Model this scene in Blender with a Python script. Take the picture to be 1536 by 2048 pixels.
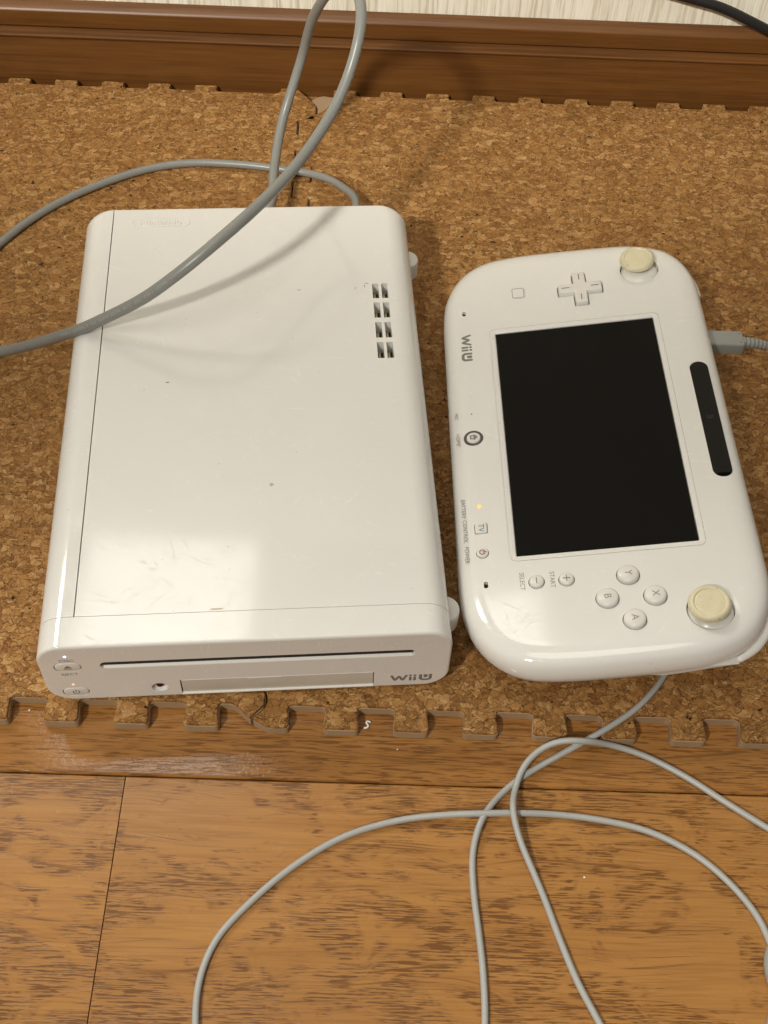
import bpy, bmesh, math, random
from mathutils import Vector, Matrix, Euler
from mathutils.geometry import tessellate_polygon

# ------------------------------------------------------------------ camera, world, lights, exposure
scene = bpy.context.scene
for o in list(bpy.data.objects):
    bpy.data.objects.remove(o)
K = 0.001                       # all working numbers are millimetres, mat top = 0
ZF = 7.0                        # mat thickness: the floor is at world z = 0
FPX = 2456.63                   # focal length in photo pixels (1536 x 2048)
CAM = Vector((9.06, -152.758, 480.799))
CROT = Euler((0.63727, -0.03022, 0.01983), 'XYZ')
CM = CROT.to_matrix()

def W(x, y=None, z=None):
    if y is None:
        x, y, z = x
    return Vector((x * K, y * K, (z + ZF) * K))

cd = bpy.data.cameras.new('camera')
cam = bpy.data.objects.new('camera', cd)
scene.collection.objects.link(cam)
cam.location = W(CAM)
cam.rotation_euler = CROT
cd.sensor_fit = 'VERTICAL'
cd.sensor_height = 36.0
cd.lens = 36.0 * FPX / 2048.0
cd.clip_start = 0.01
cd.clip_end = 60.0
scene.camera = cam
scene.render.resolution_x, scene.render.resolution_y = 768, 1024

world = bpy.data.worlds.new('World')
scene.world = world
world.use_nodes = True
bg = world.node_tree.nodes['Background']
bg.inputs['Color'].default_value = (1.0, 0.935, 0.83, 1)
bg.inputs['Strength'].default_value = 0.135

def area_light(name, loc, target, size, power, color, size_y=None):
    ld = bpy.data.lights.new(name, 'AREA')
    ld.energy = power
    ld.color = color
    if size_y:
        ld.shape = 'RECTANGLE'
        ld.size, ld.size_y = size, size_y
    else:
        ld.shape = 'DISK'
        ld.size = size
    lo = bpy.data.objects.new(name, ld)
    scene.collection.objects.link(lo)
    lo.location = W(loc)
    d = W(target) - W(loc)
    lo.rotation_euler = d.to_track_quat('-Z', 'Y').to_euler()
    return lo

def helper_spot(name, loc, target, edge_point, full_point, power, color, radius):
    """one added half of a split key light; its beam fades between full_point and edge_point"""
    L, A = Vector(loc), Vector(target) - Vector(loc)
    half = A.angle(Vector(edge_point) - L)
    inner = A.angle(Vector(full_point) - L)
    ld = bpy.data.lights.new(name, 'SPOT')
    ld.energy = power
    ld.color = color
    ld.shadow_soft_size = radius
    ld.spot_size = 2 * half
    ld.spot_blend = max(.02, min(1.0, (math.cos(inner) - math.cos(half)) / (1 - math.cos(half))))
    lo = bpy.data.objects.new(name, ld)
    scene.collection.objects.link(lo)
    lo.location = W(loc)
    lo.rotation_euler = A.to_track_quat('-Z', 'Y').to_euler()
    return lo

def beam_point(y, x=-20.0):
    return (x + .25 * (y - 255), y, 30)
SPOT_L = (-1010, -1480, 1990)
SPOT_C = (1.0, 0.94, 0.825)
helper_spot('dim_band_spot', SPOT_L, beam_point(1355), beam_point(285), beam_point(355), 335.0, SPOT_C, 0.125)  # beams split to leave a dim band, standing in for an unseen arm's shadow
helper_spot('dim_band_spot', SPOT_L, beam_point(-845), beam_point(225), beam_point(150), 182.0, SPOT_C, 0.11)
area_light('ceiling_lamp', (-260, -220, 2150), (-60, 230, 0), 0.95, 8.0, (1.0, 0.945, 0.84))
area_light('side_fill', (-1400, 1340, 1900), (0, 100, 0), 0.50, 21.0, (1.0, 0.945, 0.84))  # added fill behind the wall, brightens the front of the scene
area_light('far_ceiling_lamp', (-445, 1330, 2000), (-445, 1330, 0), 0.39, 5.4, (1.0, 0.95, 0.86), 0.76)

scene.view_settings.view_transform = 'Standard'
scene.view_settings.look = 'None'
scene.view_settings.exposure = 0.0
scene.view_settings.gamma = 1.0
scene.render.engine = 'CYCLES'

# ------------------------------------------------------------------ pixel helpers (photo pixel -> ray -> place)
def ray(u, v):
    return CM @ Vector(((u - 768) / FPX, -(v - 1024) / FPX, -1.0))

def at(u, v, z):
    d = ray(u, v)
    return CAM + d * ((z - CAM.z) / d.z)

def aty(u, v, y):
    d = ray(u, v)
    return CAM + d * ((y - CAM.y) / d.y)

# ------------------------------------------------------------------ object helpers
C = scene.collection

def tag(o, label=None, cat=None, group=None, kind=None):
    if label: o['label'] = label
    if cat: o['category'] = cat
    if group: o['group'] = group
    if kind: o['kind'] = kind
    return o

def thing(name, label, cat, loc=(0, 0, 0), rot=(0, 0, 0), group=None):
    e = bpy.data.objects.new(name, None)
    C.objects.link(e)
    e.location = W(loc)
    e.rotation_euler = rot
    e.empty_display_size = 0.02
    return tag(e, label, cat, group)

def mesh_obj(name, verts, faces, mat, parent=None, smooth=True, angle=35, wn=False, world_mm=False):
    me = bpy.data.meshes.new(name)
    if world_mm:
        me.from_pydata([W(v) for v in verts], [], faces)
    else:
        me.from_pydata([(v[0] * K, v[1] * K, v[2] * K) for v in verts], [], faces)
    bm = bmesh.new()
    bm.from_mesh(me)
    bmesh.ops.recalc_face_normals(bm, faces=bm.faces)
    bm.to_mesh(me)
    bm.free()
    o = bpy.data.objects.new(name, me)
    C.objects.link(o)
    if mat: me.materials.append(mat)
    if parent: o.parent = parent
    finish(o, smooth, angle, wn)
    return o

def finish(o, smooth=True, angle=35, wn=False):
    me = o.data
    me.polygons.foreach_set('use_smooth', [smooth] * len(me.polygons))
    if smooth:
        me.set_sharp_from_angle(angle=math.radians(angle))
    me.update()
    if wn:
        m = o.modifiers.new('normals', 'WEIGHTED_NORMAL')
        m.keep_sharp = True
        m.weight = 80

def cap_faces(ring, base, flip):
    if len(ring) < 5:
        f = [tuple(range(len(ring)))]
    else:
        f = [tuple(t) for t in tessellate_polygon([[Vector(p) for p in ring]])]
    return [tuple(base + i for i in (t[::-1] if flip else t)) for t in f]

def loft(rings, cap0=True, cap1=True, tess=False):
    """closed rings with equal point counts -> verts, faces"""
    n = len(rings[0])
    vs = [p for r in rings for p in r]
    fs = []
    for i in range(len(rings) - 1):
        for j in range(n):
            k = (j + 1) % n
            fs.append((i * n + j, i * n + k, (i + 1) * n + k, (i + 1) * n + j))
    if tess:
        return vs, fs + cap_faces(rings[0], 0, True) + cap_faces(rings[-1], (len(rings) - 1) * n, False)
    if cap0: fs.append(tuple(range(n - 1, -1, -1)))
    if cap1: fs.append(tuple((len(rings) - 1) * n + j for j in range(n)))
    return vs, fs

def boolean(o, cutters, op='DIFFERENCE', smooth=True, angle=35, wn=True):
    for m in list(o.modifiers): o.modifiers.remove(m)
    for c in cutters:
        m = o.modifiers.new('b', 'BOOLEAN')
        m.operation = op
        m.object = c
        m.solver = 'EXACT'
    bpy.context.view_layer.update()
    dg = bpy.context.evaluated_depsgraph_get()
    me = bpy.data.meshes.new_from_object(o.evaluated_get(dg))
    for m in list(o.modifiers): o.modifiers.remove(m)
    old = o.data
    me.name = old.name
    o.data = me
    bpy.data.meshes.remove(old)
    for c in cutters:
        bpy.data.objects.remove(c)
    finish(o, smooth, angle, wn)
    return o

def fillet(poly, r, seg=4, closed=True):
    """round the corners of a polygon; r scalar or list"""
    out = []
    n = len(poly)
    for i in range(n):
        b = Vector(poly[i][:2])
        if not closed and i in (0, n - 1):
            out.append((b.x, b.y)); continue
        a = Vector(poly[i - 1][:2]); c = Vector(poly[(i + 1) % n][:2])
        ri = r[i] if isinstance(r, (list, tuple)) else r
        d1, d2 = (a - b), (c - b)
        t = min(ri, d1.length * .48, d2.length * .48)
        if t < 0.05:
            out.append((b.x, b.y)); continue
        p, q = b + d1.normalized() * t, b + d2.normalized() * t
        for k in range(seg + 1):
            s = k / seg
            v = p * (1 - s) ** 2 + b * 2 * s * (1 - s) + q * s * s
            out.append((v.x, v.y))
    return out

def offset_poly(poly, d):
    """move a closed polygon inwards (for counter-clockwise polygons) by d"""
    n = len(poly)
    out = []
    for i in range(n):
        a, b, c = Vector(poly[i - 1]), Vector(poly[i]), Vector(poly[(i + 1) % n])
        e1, e2 = (b - a), (c - b)
        if e1.length < 1e-6: e1 = e2
        if e2.length < 1e-6: e2 = e1
        e1.normalize(); e2.normalize()
        nn = Vector((-e1.y - e2.y, e1.x + e2.x))
        if nn.length < 1e-6: nn = Vector((-e1.y, e1.x))
        nn.normalize()
        k = max(.5, nn.dot(Vector((-e1.y, e1.x))))
        v = b + nn * (d / k)
        out.append((v.x, v.y))
    return out

def rrect(hx, hy, r, n=6, cx=0, cy=0):
    pts = []
    for sx, sy, a0 in ((1, 1, 0), (-1, 1, 90), (-1, -1, 180), (1, -1, 270)):
        for k in range(n + 1):
            a = math.radians(a0 + 90 * k / n)
            pts.append((cx + sx * (hx - r) + r * math.cos(a), cy + sy * (hy - r) + r * math.sin(a)))
    return pts

def circle(r, n=40, cx=0, cy=0, ry=None):
    ry = ry or r
    return [(cx + r * math.cos(2 * math.pi * k / n), cy + ry * math.sin(2 * math.pi * k / n)) for k in range(n)]

def prism(poly, z0, z1, bev=0, f=None):
    """extrude a plan polygon; optional top bevel; f maps (x,y,z)->point"""
    if bev:
        rings = [[(x, y, z0) for x, y in poly]]
        for k in range(4):
            a = math.pi / 2 * k / 3
            q = offset_poly(poly, bev * (1 - math.cos(a)))
            rings.append([(x, y, z1 - bev + bev * math.sin(a)) for x, y in q])
    else:
        rings = [[(x, y, z0) for x, y in poly], [(x, y, z1) for x, y in poly]]
    vs, fs = loft(rings, tess=len(poly) > 10)
    if f: vs = [f(*v) for v in vs]
    return vs, fs

def box(x0, x1, y0, y1, z0, z1):
    return loft([[(x0, y0, z0), (x1, y0, z0), (x1, y1, z0), (x0, y1, z0)],
                 [(x0, y0, z1), (x1, y0, z1), (x1, y1, z1), (x0, y1, z1)]])

def lathe(profile, n=40, cx=0, cy=0):
    rings = [[(cx + r * math.cos(2 * math.pi * k / n), cy + r * math.sin(2 * math.pi * k / n), z) for k in range(n)] for r, z in profile]
    return loft(rings)

def catmull(pts, step=2.0):
    P = [Vector(p) for p in pts]
    P = [P[0] * 2 - P[1]] + P + [P[-1] * 2 - P[-2]]
    out = []
    for i in range(1, len(P) - 2):
        a, b, c, d = P[i - 1:i + 3]
        # centripetal parametrisation
        t0 = 0; t1 = t0 + max((b - a).length, 1e-4) ** .5; t2 = t1 + max((c - b).length, 1e-4) ** .5; t3 = t2 + max((d - c).length, 1e-4) ** .5
        n = max(2, int((c - b).length / step))
        for k in range(n):
            t = t1 + (t2 - t1) * k / n
            A1 = a * ((t1 - t) / (t1 - t0)) + b * ((t - t0) / (t1 - t0))
            A2 = b * ((t2 - t) / (t2 - t1)) + c * ((t - t1) / (t2 - t1))
            A3 = c * ((t3 - t) / (t3 - t2)) + d * ((t - t2) / (t3 - t2))
            B1 = A1 * ((t2 - t) / (t2 - t0)) + A2 * ((t - t0) / (t2 - t0))
            B2 = A2 * ((t3 - t) / (t3 - t1)) + A3 * ((t - t1) / (t3 - t1))
            out.append(B1 * ((t2 - t) / (t2 - t1)) + B2 * ((t - t1) / (t2 - t1)))
    out.append(P[-2])
    return out

def smooth_path(pts, it=3):
    for _ in range(it):
        pts = [pts[0]] + [(pts[i - 1] + pts[i] * 2 + pts[i + 1]) / 4 for i in range(1, len(pts) - 1)] + [pts[-1]]
    return pts

def tube(path, rad, n=14, flat=None, round_caps=True):
    """sweep a circle along a path (list of Vector); rad scalar or function of index; flat=(axis vector, factor)"""
    path = [Vector(p) for p in path]
    m = len(path)
    T = []
    for i in range(m):
        t = path[min(i + 1, m - 1)] - path[max(i - 1, 0)]
        T.append(t.normalized() if t.length > 1e-9 else Vector((1, 0, 0)))
    ref = Vector((0, 0, 1)) if abs(T[0].z) < .9 else Vector((1, 0, 0))
    N = (ref - T[0] * ref.dot(T[0])).normalized()
    rings = []
    R = (lambda i: rad) if not callable(rad) else rad

    def ring(c, r, N, B):
        return [c + (N * math.cos(2 * math.pi * k / n) + B * math.sin(2 * math.pi * k / n)) * r for k in range(n)]
    for i in range(m):
        N = (N - T[i] * N.dot(T[i]))
        N.normalize()
        B = T[i].cross(N)
        if i == 0 and round_caps:
            for a in (80, 55, 28):
                a = math.radians(a)
                rings.append(ring(path[0] - T[0] * R(0) * math.sin(a), R(0) * math.cos(a), N, B))
        rings.append(ring(path[i], R(i), N, B))
        if i == m - 1 and round_caps:
            for a in (28, 55, 80):
                a = math.radians(a)
                rings.append(ring(path[i] + T[i] * R(i) * math.sin(a), R(i) * math.cos(a), N, B))
    if flat:
        ax, fac = Vector(flat[0]).normalized(), flat[1]
        rings = [[p - ax * (p.dot(ax) * (1 - fac)) for p in r] for r in rings]
    return loft([[tuple(p) for p in r] for r in rings])

def text_geo(body, size, f, extrude=0.0):
    """flat lettering; f maps text plane (x, y, z) in mm -> mm point; centred"""
    cu = bpy.data.curves.new('t', 'FONT')
    cu.body = body
    cu.size = size
    cu.align_x = 'CENTER'
    cu.align_y = 'CENTER'
    cu.resolution_u = 4
    cu.extrude = extrude
    o = bpy.data.objects.new('t', cu)
    C.objects.link(o)
    bpy.context.view_layer.update()
    dg = bpy.context.evaluated_depsgraph_get()
    me = bpy.data.meshes.new_from_object(o.evaluated_get(dg))
    vs = [f(v.co.x, v.co.y, v.co.z) for v in me.vertices]
    fs = [tuple(p.vertices) for p in me.polygons]
    bpy.data.objects.remove(o)
    bpy.data.curves.remove(cu)
    bpy.data.meshes.remove(me)
    return vs, fs

def merge(*geos):
    vs, fs = [], []
    for v, f in geos:
        o = len(vs)
        vs += list(v)
        fs += [tuple(i + o for i in q) for q in f]
    return vs, fs

# ------------------------------------------------------------------ materials
class NT:
    def __init__(self, name):
        self.m = bpy.data.materials.new(name)
        self.m.use_nodes = True
        self.t = self.m.node_tree
        self.b = self.t.nodes['Principled BSDF']

    def n(self, typ, **kw):
        nd = self.t.nodes.new(typ)
        for k, v in kw.items():
            if hasattr(nd, k): setattr(nd, k, v)
            else: nd.inputs[k.replace('_', ' ')].default_value = v
        return nd

    def l(self, a, b):
        self.t.links.new(a, b)

    def coord(self, scale=(1, 1, 1), loc=(0, 0, 0), rot=(0, 0, 0), out='Object'):
        tc = self.n('ShaderNodeTexCoord')
        mp = self.n('ShaderNodeMapping')
        mp.inputs['Scale'].default_value = scale
        mp.inputs['Location'].default_value = loc
        mp.inputs['Rotation'].default_value = rot
        self.l(tc.outputs[out], mp.inputs['Vector'])
        return mp.outputs['Vector']

    def noise(self, vec, scale, detail=2, rough=.5, dist=0):
        nd = self.n('ShaderNodeTexNoise')
        nd.inputs['Scale'].default_value = scale
        nd.inputs['Detail'].default_value = detail
        nd.inputs['Roughness'].default_value = rough
        nd.inputs['Distortion'].default_value = dist
        if vec is not None: self.l(vec, nd.inputs['Vector'])
        return nd

    def ramp(self, fac, stops, interp='LINEAR'):
        r = self.n('ShaderNodeValToRGB')
        cr = r.color_ramp
        cr.interpolation = interp
        while len(cr.elements) < len(stops): cr.elements.new(.5)
        for e, (p, c) in zip(cr.elements, stops):
            e.position = p
            e.color = (c, c, c, 1) if isinstance(c, (int, float)) else (*c, 1)
        self.l(fac, r.inputs['Fac'])
        return r.outputs['Color']

    def math(self, op, a, b=None, c=None, clamp=False):
        nd = self.n('ShaderNodeMath', operation=op)
        nd.use_clamp = clamp
        for i, v in enumerate((a, b, c)):
            if v is None: continue
            if isinstance(v, (int, float)): nd.inputs[i].default_value = v
            else: self.l(v, nd.inputs[i])
        return nd.outputs[0]

    def mix(self, fac, a, b, mode='MIX'):
        nd = self.n('ShaderNodeMix', data_type='RGBA', blend_type=mode)
        for key, v in ((0, fac), (6, a), (7, b)):
            if isinstance(v, (int, float)): nd.inputs[key].default_value = v if key == 0 else (v, v, v, 1)
            elif isinstance(v, tuple): nd.inputs[key].default_value = (*v, 1)
            else: self.l(v, nd.inputs[key])
        return nd.outputs[2]

    def vadd(self, a, b, scale=1.0):
        s = self.n('ShaderNodeVectorMath', operation='MULTIPLY_ADD')
        self.l(b, s.inputs[0])
        s.inputs[1].default_value = (scale, scale, scale)
        self.l(a, s.inputs[2])
        return s.outputs[0]

    def bump(self, h, strength, dist):
        b = self.n('ShaderNodeBump')
        b.inputs['Strength'].default_value = strength
        b.inputs['Distance'].default_value = dist
        self.l(h, b.inputs['Height'])
        self.l(b.outputs['Normal'], self.b.inputs['Normal'])
        return b

    def set(self, **kw):
        for k, v in kw.items():
            k = k.replace('_', ' ')
            s = self.b.inputs[k]
            if hasattr(v, 'is_linked') or hasattr(v, 'links'): self.l(v, s)
            elif isinstance(v, tuple): s.default_value = (*v, 1)
            else: s.default_value = v
        return self.m

def plastic(name, col, rough=.3, bump=.0, dirt=0.0, spec=.5, bscale=900):
    t = NT(name)
    v = t.coord()
    n1 = t.noise(v, 60, 4, .6)
    n2 = t.noise(v, 700, 3, .6)
    d = t.ramp(n1.outputs['Fac'], [(.35, 1 - dirt), (.65, 1.0)])
    c = t.mix(1.0, col, d, 'MULTIPLY')
    r = t.math('MULTIPLY_ADD', n2.outputs['Fac'], rough * .35, rough * .82)
    t.set(Base_Color=c, Roughness=r)
    t.b.inputs['Specular IOR Level'].default_value = spec
    if bump:
        n3 = t.noise(v, bscale, 2, .5)
        t.bump(n3.outputs['Fac'], bump, .0004)
    return t.m

def white_plastic():
    """glossy off-white shell with hairline scratches in the gloss and faint dust specks"""
    t = NT('white_plastic')
    v = t.coord()
    cloud = t.noise(v, 22, 4, .6)
    base = t.mix(cloud.outputs['Fac'], (.765, .757, .732), (.805, .797, .772))
    # dust specks
    vo = t.n('ShaderNodeTexVoronoi', Scale=170.0)
    t.l(v, vo.inputs['Vector'])
    sp = t.ramp(vo.outputs['Distance'], [(.045, 1.0), (.075, 0.0)])
    sel = t.n('ShaderNodeSeparateColor')
    t.l(vo.outputs['Color'], sel.inputs[0])
    keep = t.math('GREATER_THAN', sel.outputs[0], .86)
    spk = t.math('MULTIPLY', sp, keep)
    spk = t.math('MULTIPLY', spk, .45)
    col = t.mix(spk, base, (.36, .31, .24))
    # scratches: two families of stretched thin noise ridges
    sc = None
    for ang, s in ((.5, 1.0), (-.75, 1.3), (1.35, .8), (.12, 1.1), (2.3, 1.2)):
        v0 = t.coord(rot=(0, 0, ang), loc=(s, ang, 0))
        mp = t.n('ShaderNodeMapping')
        mp.inputs['Scale'].default_value = (30 * s, 330 * s, 40)
        t.l(v0, mp.inputs['Vector'])
        vv = mp.outputs['Vector']
        nn = t.noise(vv, 1.0, 1, .5, .25)
        a = t.math('SUBTRACT', nn.outputs['Fac'], .5)
        a = t.math('ABSOLUTE', a)
        line = t.ramp(a, [(.0, 1.0), (.008, 0.0)])
        mk = t.noise(v, 55 * s, 1, .5)
        line = t.math('MULTIPLY', line, t.ramp(mk.outputs['Fac'], [(.52, 0.0), (.62, 1.0)]))
        sc = line if sc is None else t.math('MAXIMUM', sc, line)
    rn = t.noise(v, 35, 3, .6)
    rough = t.math('MULTIPLY_ADD', rn.outputs['Fac'], .06, .055)
    rough = t.math('MULTIPLY_ADD', sc, .38, rough)
    h = t.math('MULTIPLY', sc, -1.0)
    fine = t.noise(v, 1400, 1, .5)
    h = t.math('MULTIPLY_ADD', fine.outputs['Fac'], .12, h)
    t.bump(h, .10, .00005)
    t.set(Base_Color=col, Roughness=rough)
    t.b.inputs['Specular IOR Level'].default_value = .55
    t.b.inputs['Subsurface Weight'].default_value = .0
    return t.m

def cork_material():
    """pressed cork: layered chips of two sizes, each with its own tone and striation, dark glue lines and pits"""
    t = NT('cork')
    v = t.coord()
    w1 = t.noise(v, 120, 2, .5)
    w2 = t.noise(v, 420, 3, .6)
    vv = t.vadd(v, w1.outputs['Color'], .0060)
    vv = t.vadd(vv, w2.outputs['Color'], .0046)
    def cells(scale, loc, ang, sy):
        mp = t.n('ShaderNodeMapping')
        mp.inputs['Location'].default_value = loc
        mp.inputs['Rotation'].default_value = (0, 0, ang)
        mp.inputs['Scale'].default_value = (1.0, sy, 1.0)
        t.l(vv, mp.inputs['Vector'])
        a = t.n('ShaderNodeTexVoronoi', Scale=scale)
        a.voronoi_dimensions = '2D'
        t.l(mp.outputs['Vector'], a.inputs['Vector'])
        e = t.n('ShaderNodeTexVoronoi', Scale=scale)
        e.voronoi_dimensions = '2D'
        e.feature = 'DISTANCE_TO_EDGE'
        t.l(mp.outputs['Vector'], e.inputs['Vector'])
        s = t.n('ShaderNodeSeparateColor')
        t.l(a.outputs['Color'], s.inputs[0])
        return e.outputs['Distance'], s
    EA, SA = cells(205, (.013, .27, 0), .4, 1.5)
    EB, SB = cells(430, (.41, .05, 0), -.5, 1.4)
    def stripes(sel, sx, sy):
        rot = t.n('ShaderNodeVectorRotate')
        rot.rotation_type = 'Z_AXIS'
        t.l(vv, rot.inputs['Vector'])
        t.l(t.math('MULTIPLY', sel, 6.28), rot.inputs['Angle'])
        st = t.n('ShaderNodeMapping')
        st.inputs['Scale'].default_value = (sx, sy, 1)
        t.l(rot.outputs['Vector'], st.inputs['Vector'])
        return t.noise(st.outputs['Vector'], 1.0, 2, .6, .8).outputs['Fac']
    pick = t.math('GREATER_THAN', SA.outputs[1], .55)
    ang = t.mix(pick, SB.outputs[2], SA.outputs[0])
    stripe = stripes(ang, 190, 1150)
    fine = t.noise(v, 900, 3, .65)
    big = t.noise(v, 11, 3, .6)
    val = t.mix(pick, SB.outputs[0], SA.outputs[2])
    f = t.math('MULTIPLY_ADD', stripe, .85, t.math('MULTIPLY_ADD', val, .34, -.24))
    f = t.math('MULTIPLY_ADD', fine.outputs['Fac'], .24, f)
    f = t.math('MULTIPLY_ADD', big.outputs['Fac'], .20, t.math('SUBTRACT', f, .10))
    col = t.ramp(f, [(.10, (.105, .041, .011)), (.29, (.245, .109, .029)), (.44, (.340, .164, .047)), (.58, (.425, .222, .073)), (.82, (.60, .380, .175))])
    crackA = t.ramp(EA, [(.0, 0.0), (.05, 1.0)])
    crackB = t.ramp(EB, [(.0, .3), (.08, 1.0)])
    crk = t.math('MULTIPLY', crackA, t.mix(pick, crackB, 1.0))
    brk = t.noise(v, 260, 2, .5)                       # glue lines come and go
    crk = t.math('MAXIMUM', crk, t.ramp(brk.outputs['Fac'], [(.42, 0.0), (.60, .85)]))
    col = t.mix(1.0, col, t.math('MULTIPLY_ADD', crk, .50, .50), 'MULTIPLY')
    pit = t.noise(v, 240, 2, .55)
    pm = t.ramp(pit.outputs['Fac'], [(.25, 1.0), (.29, 0.0)])
    col = t.mix(pm, col, (.035, .016, .006))
    h = t.math('MULTIPLY_ADD', val, .5, t.math('MULTIPLY', crk, .6))
    h = t.math('MULTIPLY_ADD', stripe, .55, h)
    h = t.math('SUBTRACT', h, t.math('MULTIPLY', pm, 1.2))
    t.bump(h, .8, .0007)
    t.set(Base_Color=col, Roughness=.72)
    t.b.inputs['Specular IOR Level'].default_value = .3
    return t.m

def wood_material(name, shift, light, mid, dark, fl=1.0, gx=1.0, rough=.26, fine=False):
    """printed oak floor: tan base, short dark pores that gather into ragged bands"""
    t = NT(name)
    v = t.coord(loc=shift)
    wob = t.noise(t.coord(scale=(5 * gx, 9, 1), loc=shift), 1.0, 2, .5)
    sep = t.n('ShaderNodeSeparateXYZ')
    t.l(v, sep.inputs[0])
    y = t.math('MULTIPLY_ADD', wob.outputs['Fac'], .055, sep.outputs[1])
    cmb = t.n('ShaderNodeCombineXYZ')
    t.l(sep.outputs[0], cmb.inputs[0])
    t.l(y, cmb.inputs[1])
    def st(sx, sy, det=2, r=.5, dist=0, src=cmb.outputs[0]):
        mp = t.n('ShaderNodeMapping')
        mp.inputs['Scale'].default_value = (sx, sy, 1)
        t.l(src, mp.inputs['Vector'])
        return t.noise(mp.outputs['Vector'], 1.0, det, r, dist).outputs['Fac']
    base = st(9, 150, 3, .6)
    tone = st(4, 22, 2, .5)
    col = t.mix(t.ramp(base, [(.3, 0.0), (.7, 1.0)]), mid, light)
    col = t.mix(t.ramp(tone, [(.35, .30), (.65, 0.0)]), col, tuple(c * .74 for c in mid))
    grain = st(30, 900, 2, .6, 0, src=v)
    col = t.mix(t.ramp(grain, [(.35, .22), (.55, 0.0)]), col, dark)
    # ragged bands where pores gather
    band = st(34 if not fine else 7, 70 if not fine else 150, 3, .6, 1.2)
    band2 = st(9, 26, 2, .5, .4)
    bsum = t.math('MULTIPLY_ADD', band2, .35, t.math('MULTIPLY', band, .65))
    mask = t.ramp(bsum, [(.455, 0.0), (.53, 1.0)] if not fine else [(.38, 0.0), (.50, 1.0)])
    pores = st(78 if not fine else 70, 1350 if not fine else 900, 2, .62, .15, src=v)
    pm = t.ramp(pores, [(.485, 0.0), (.535, 1.0)] if not fine else [(.50, 0.0), (.58, .85)])
    pm = t.math('MULTIPLY', pm, mask)
    soft = t.math('MULTIPLY', t.ramp(bsum, [(.50, 0.0), (.62, 1.0)]), .12)
    pm = t.math('MAXIMUM', pm, soft)
    # long thin pore lines everywhere
    ln = st(9, 430, 1, .5, .1)
    la = t.math('ABSOLUTE', t.math('SUBTRACT', ln, .5))
    lm = t.ramp(la, [(.0, 1.0), (.022, 0.0)])
    lk = st(13, 70, 1, .5)
    lm = t.math('MULTIPLY', lm, t.ramp(lk, [(.46, 0.0), (.56, .9)]))
    allp = t.math('MULTIPLY', t.math('MAXIMUM', pm, lm), .84 * fl)
    col = t.mix(allp, col, dark)
    hgt = t.math('MULTIPLY_ADD', allp, -.5, t.noise(v, 420, 3, .6).outputs['Fac'])
    t.bump(hgt, .14, .0003)
    rr = t.math('MULTIPLY_ADD', t.noise(v, 90, 3, .6).outputs['Fac'], .10, rough - .05)
    t.set(Base_Color=col, Roughness=rr)
    t.b.inputs['Specular IOR Level'].default_value = .45
    return t.m

def emitter(name, col, strength, base=(.8, .8, .8)):
    t = NT(name)
    t.set(Base_Color=base, Roughness=.3, Emission_Color=col, Emission_Strength=strength)
    return t.m

def cable_material(name, col, rough=.42):
    t = NT(name)
    v = t.coord()
    n1 = t.noise(v, 45, 3, .6)
    n2 = t.noise(v, 900, 2, .5)
    c = t.mix(n1.outputs['Fac'], tuple(x * .9 for x in col), tuple(min(1, x * 1.08) for x in col))
    t.bump(n2.outputs['Fac'], .12, .0002)
    t.set(Base_Color=c, Roughness=rough)
    return t.m

MW = white_plastic()
M_WHITE2 = plastic('white_trim', (.80, .785, .75), .26)
M_BUTTON = plastic('button_white', (.77, .75, .715), .22, 0, .04)
M_LOWER = plastic('lower_shell_white', (.72, .70, .66), .34, 0, .05)
M_DOOR = plastic('door_white_shaded', (.58, .54, .47), .22, 0, .08)  # same white plastic, painted darker for the brown floor it reflects
M_DARK = plastic('dark_cavity', (.012, .011, .010), .7)
M_RUBBER = plastic('rubber_grey', (.16, .155, .15), .7)
M_INK = plastic('grey_print', (.16, .155, .15), .5)
M_INKL = plastic('light_grey_print', (.20, .195, .185), .5)
M_INKLL = plastic('pale_grey_print', (.25, .245, .23), .5)
M_TEAL = plastic('teal_print', (.03, .20, .30), .5)
M_RED = plastic('dark_red_print', (.22, .02, .02), .5)
M_IR = plastic('infrared_red', (.06, .004, .005), .08)
M_SCREEN = plastic('screen_black', (.003, .0026, .002), .05, 0, 0, .10)
M_BAR = plastic('camera_bar_black', (.002, .002, .002), .08, 0, 0, .2)
M_LENS = plastic('lens_glass', (.004, .004, .005), .06, 0, 0, .3)
M_RING = plastic('home_ring', (.07, .068, .065), .3)
M_EMBOSS = MW
M_METAL = plastic('vent_metal', (.42, .35, .20), .35)
M_METAL.node_tree.nodes['Principled BSDF'].inputs['Metallic'].default_value = .8
M_STAIN = plastic('brown_stain', (.52, .44, .26), .5)
M_SPECK = plastic('grey_speck', (.30, .28, .24), .6)
M_FOAM = plastic('foam', (.40, .275, .165), .72, .25, .10, .3, 1600)
M_CABLE = cable_material('grey_cable', (.25, .255, .24), .34)
M_CORD = cable_material('light_grey_cord', (.40, .405, .39), .42)
M_PLUG = cable_material('plug_grey', (.33, .335, .325), .42)
M_BLACK = cable_material('black_cable', (.010, .010, .010), .5)
M_CTEXT = plastic('cable_print', (.40, .40, .375), .5)
M_LINT = plastic('lint_white', (.85, .84, .80), .8)
M_CORK = cork_material()

def stick_material():
    t = NT('yellowed_rubber')
    v = t.coord()
    n1 = t.noise(v, 190, 4, .65)
    n2 = t.noise(v, 420, 3, .6)
    c = t.mix(n1.outputs['Fac'], (.64, .58, .38), (.78, .72, .52))
    d = t.ramp(n2.outputs['Fac'], [(.29, 1.0), (.38, 0.0)])
    c = t.mix(t.math('MULTIPLY', d, .35), c, (.20, .18, .12))
    t.set(Base_Color=c, Roughness=.42)
    return t.m
M_STICK = stick_material()

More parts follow.
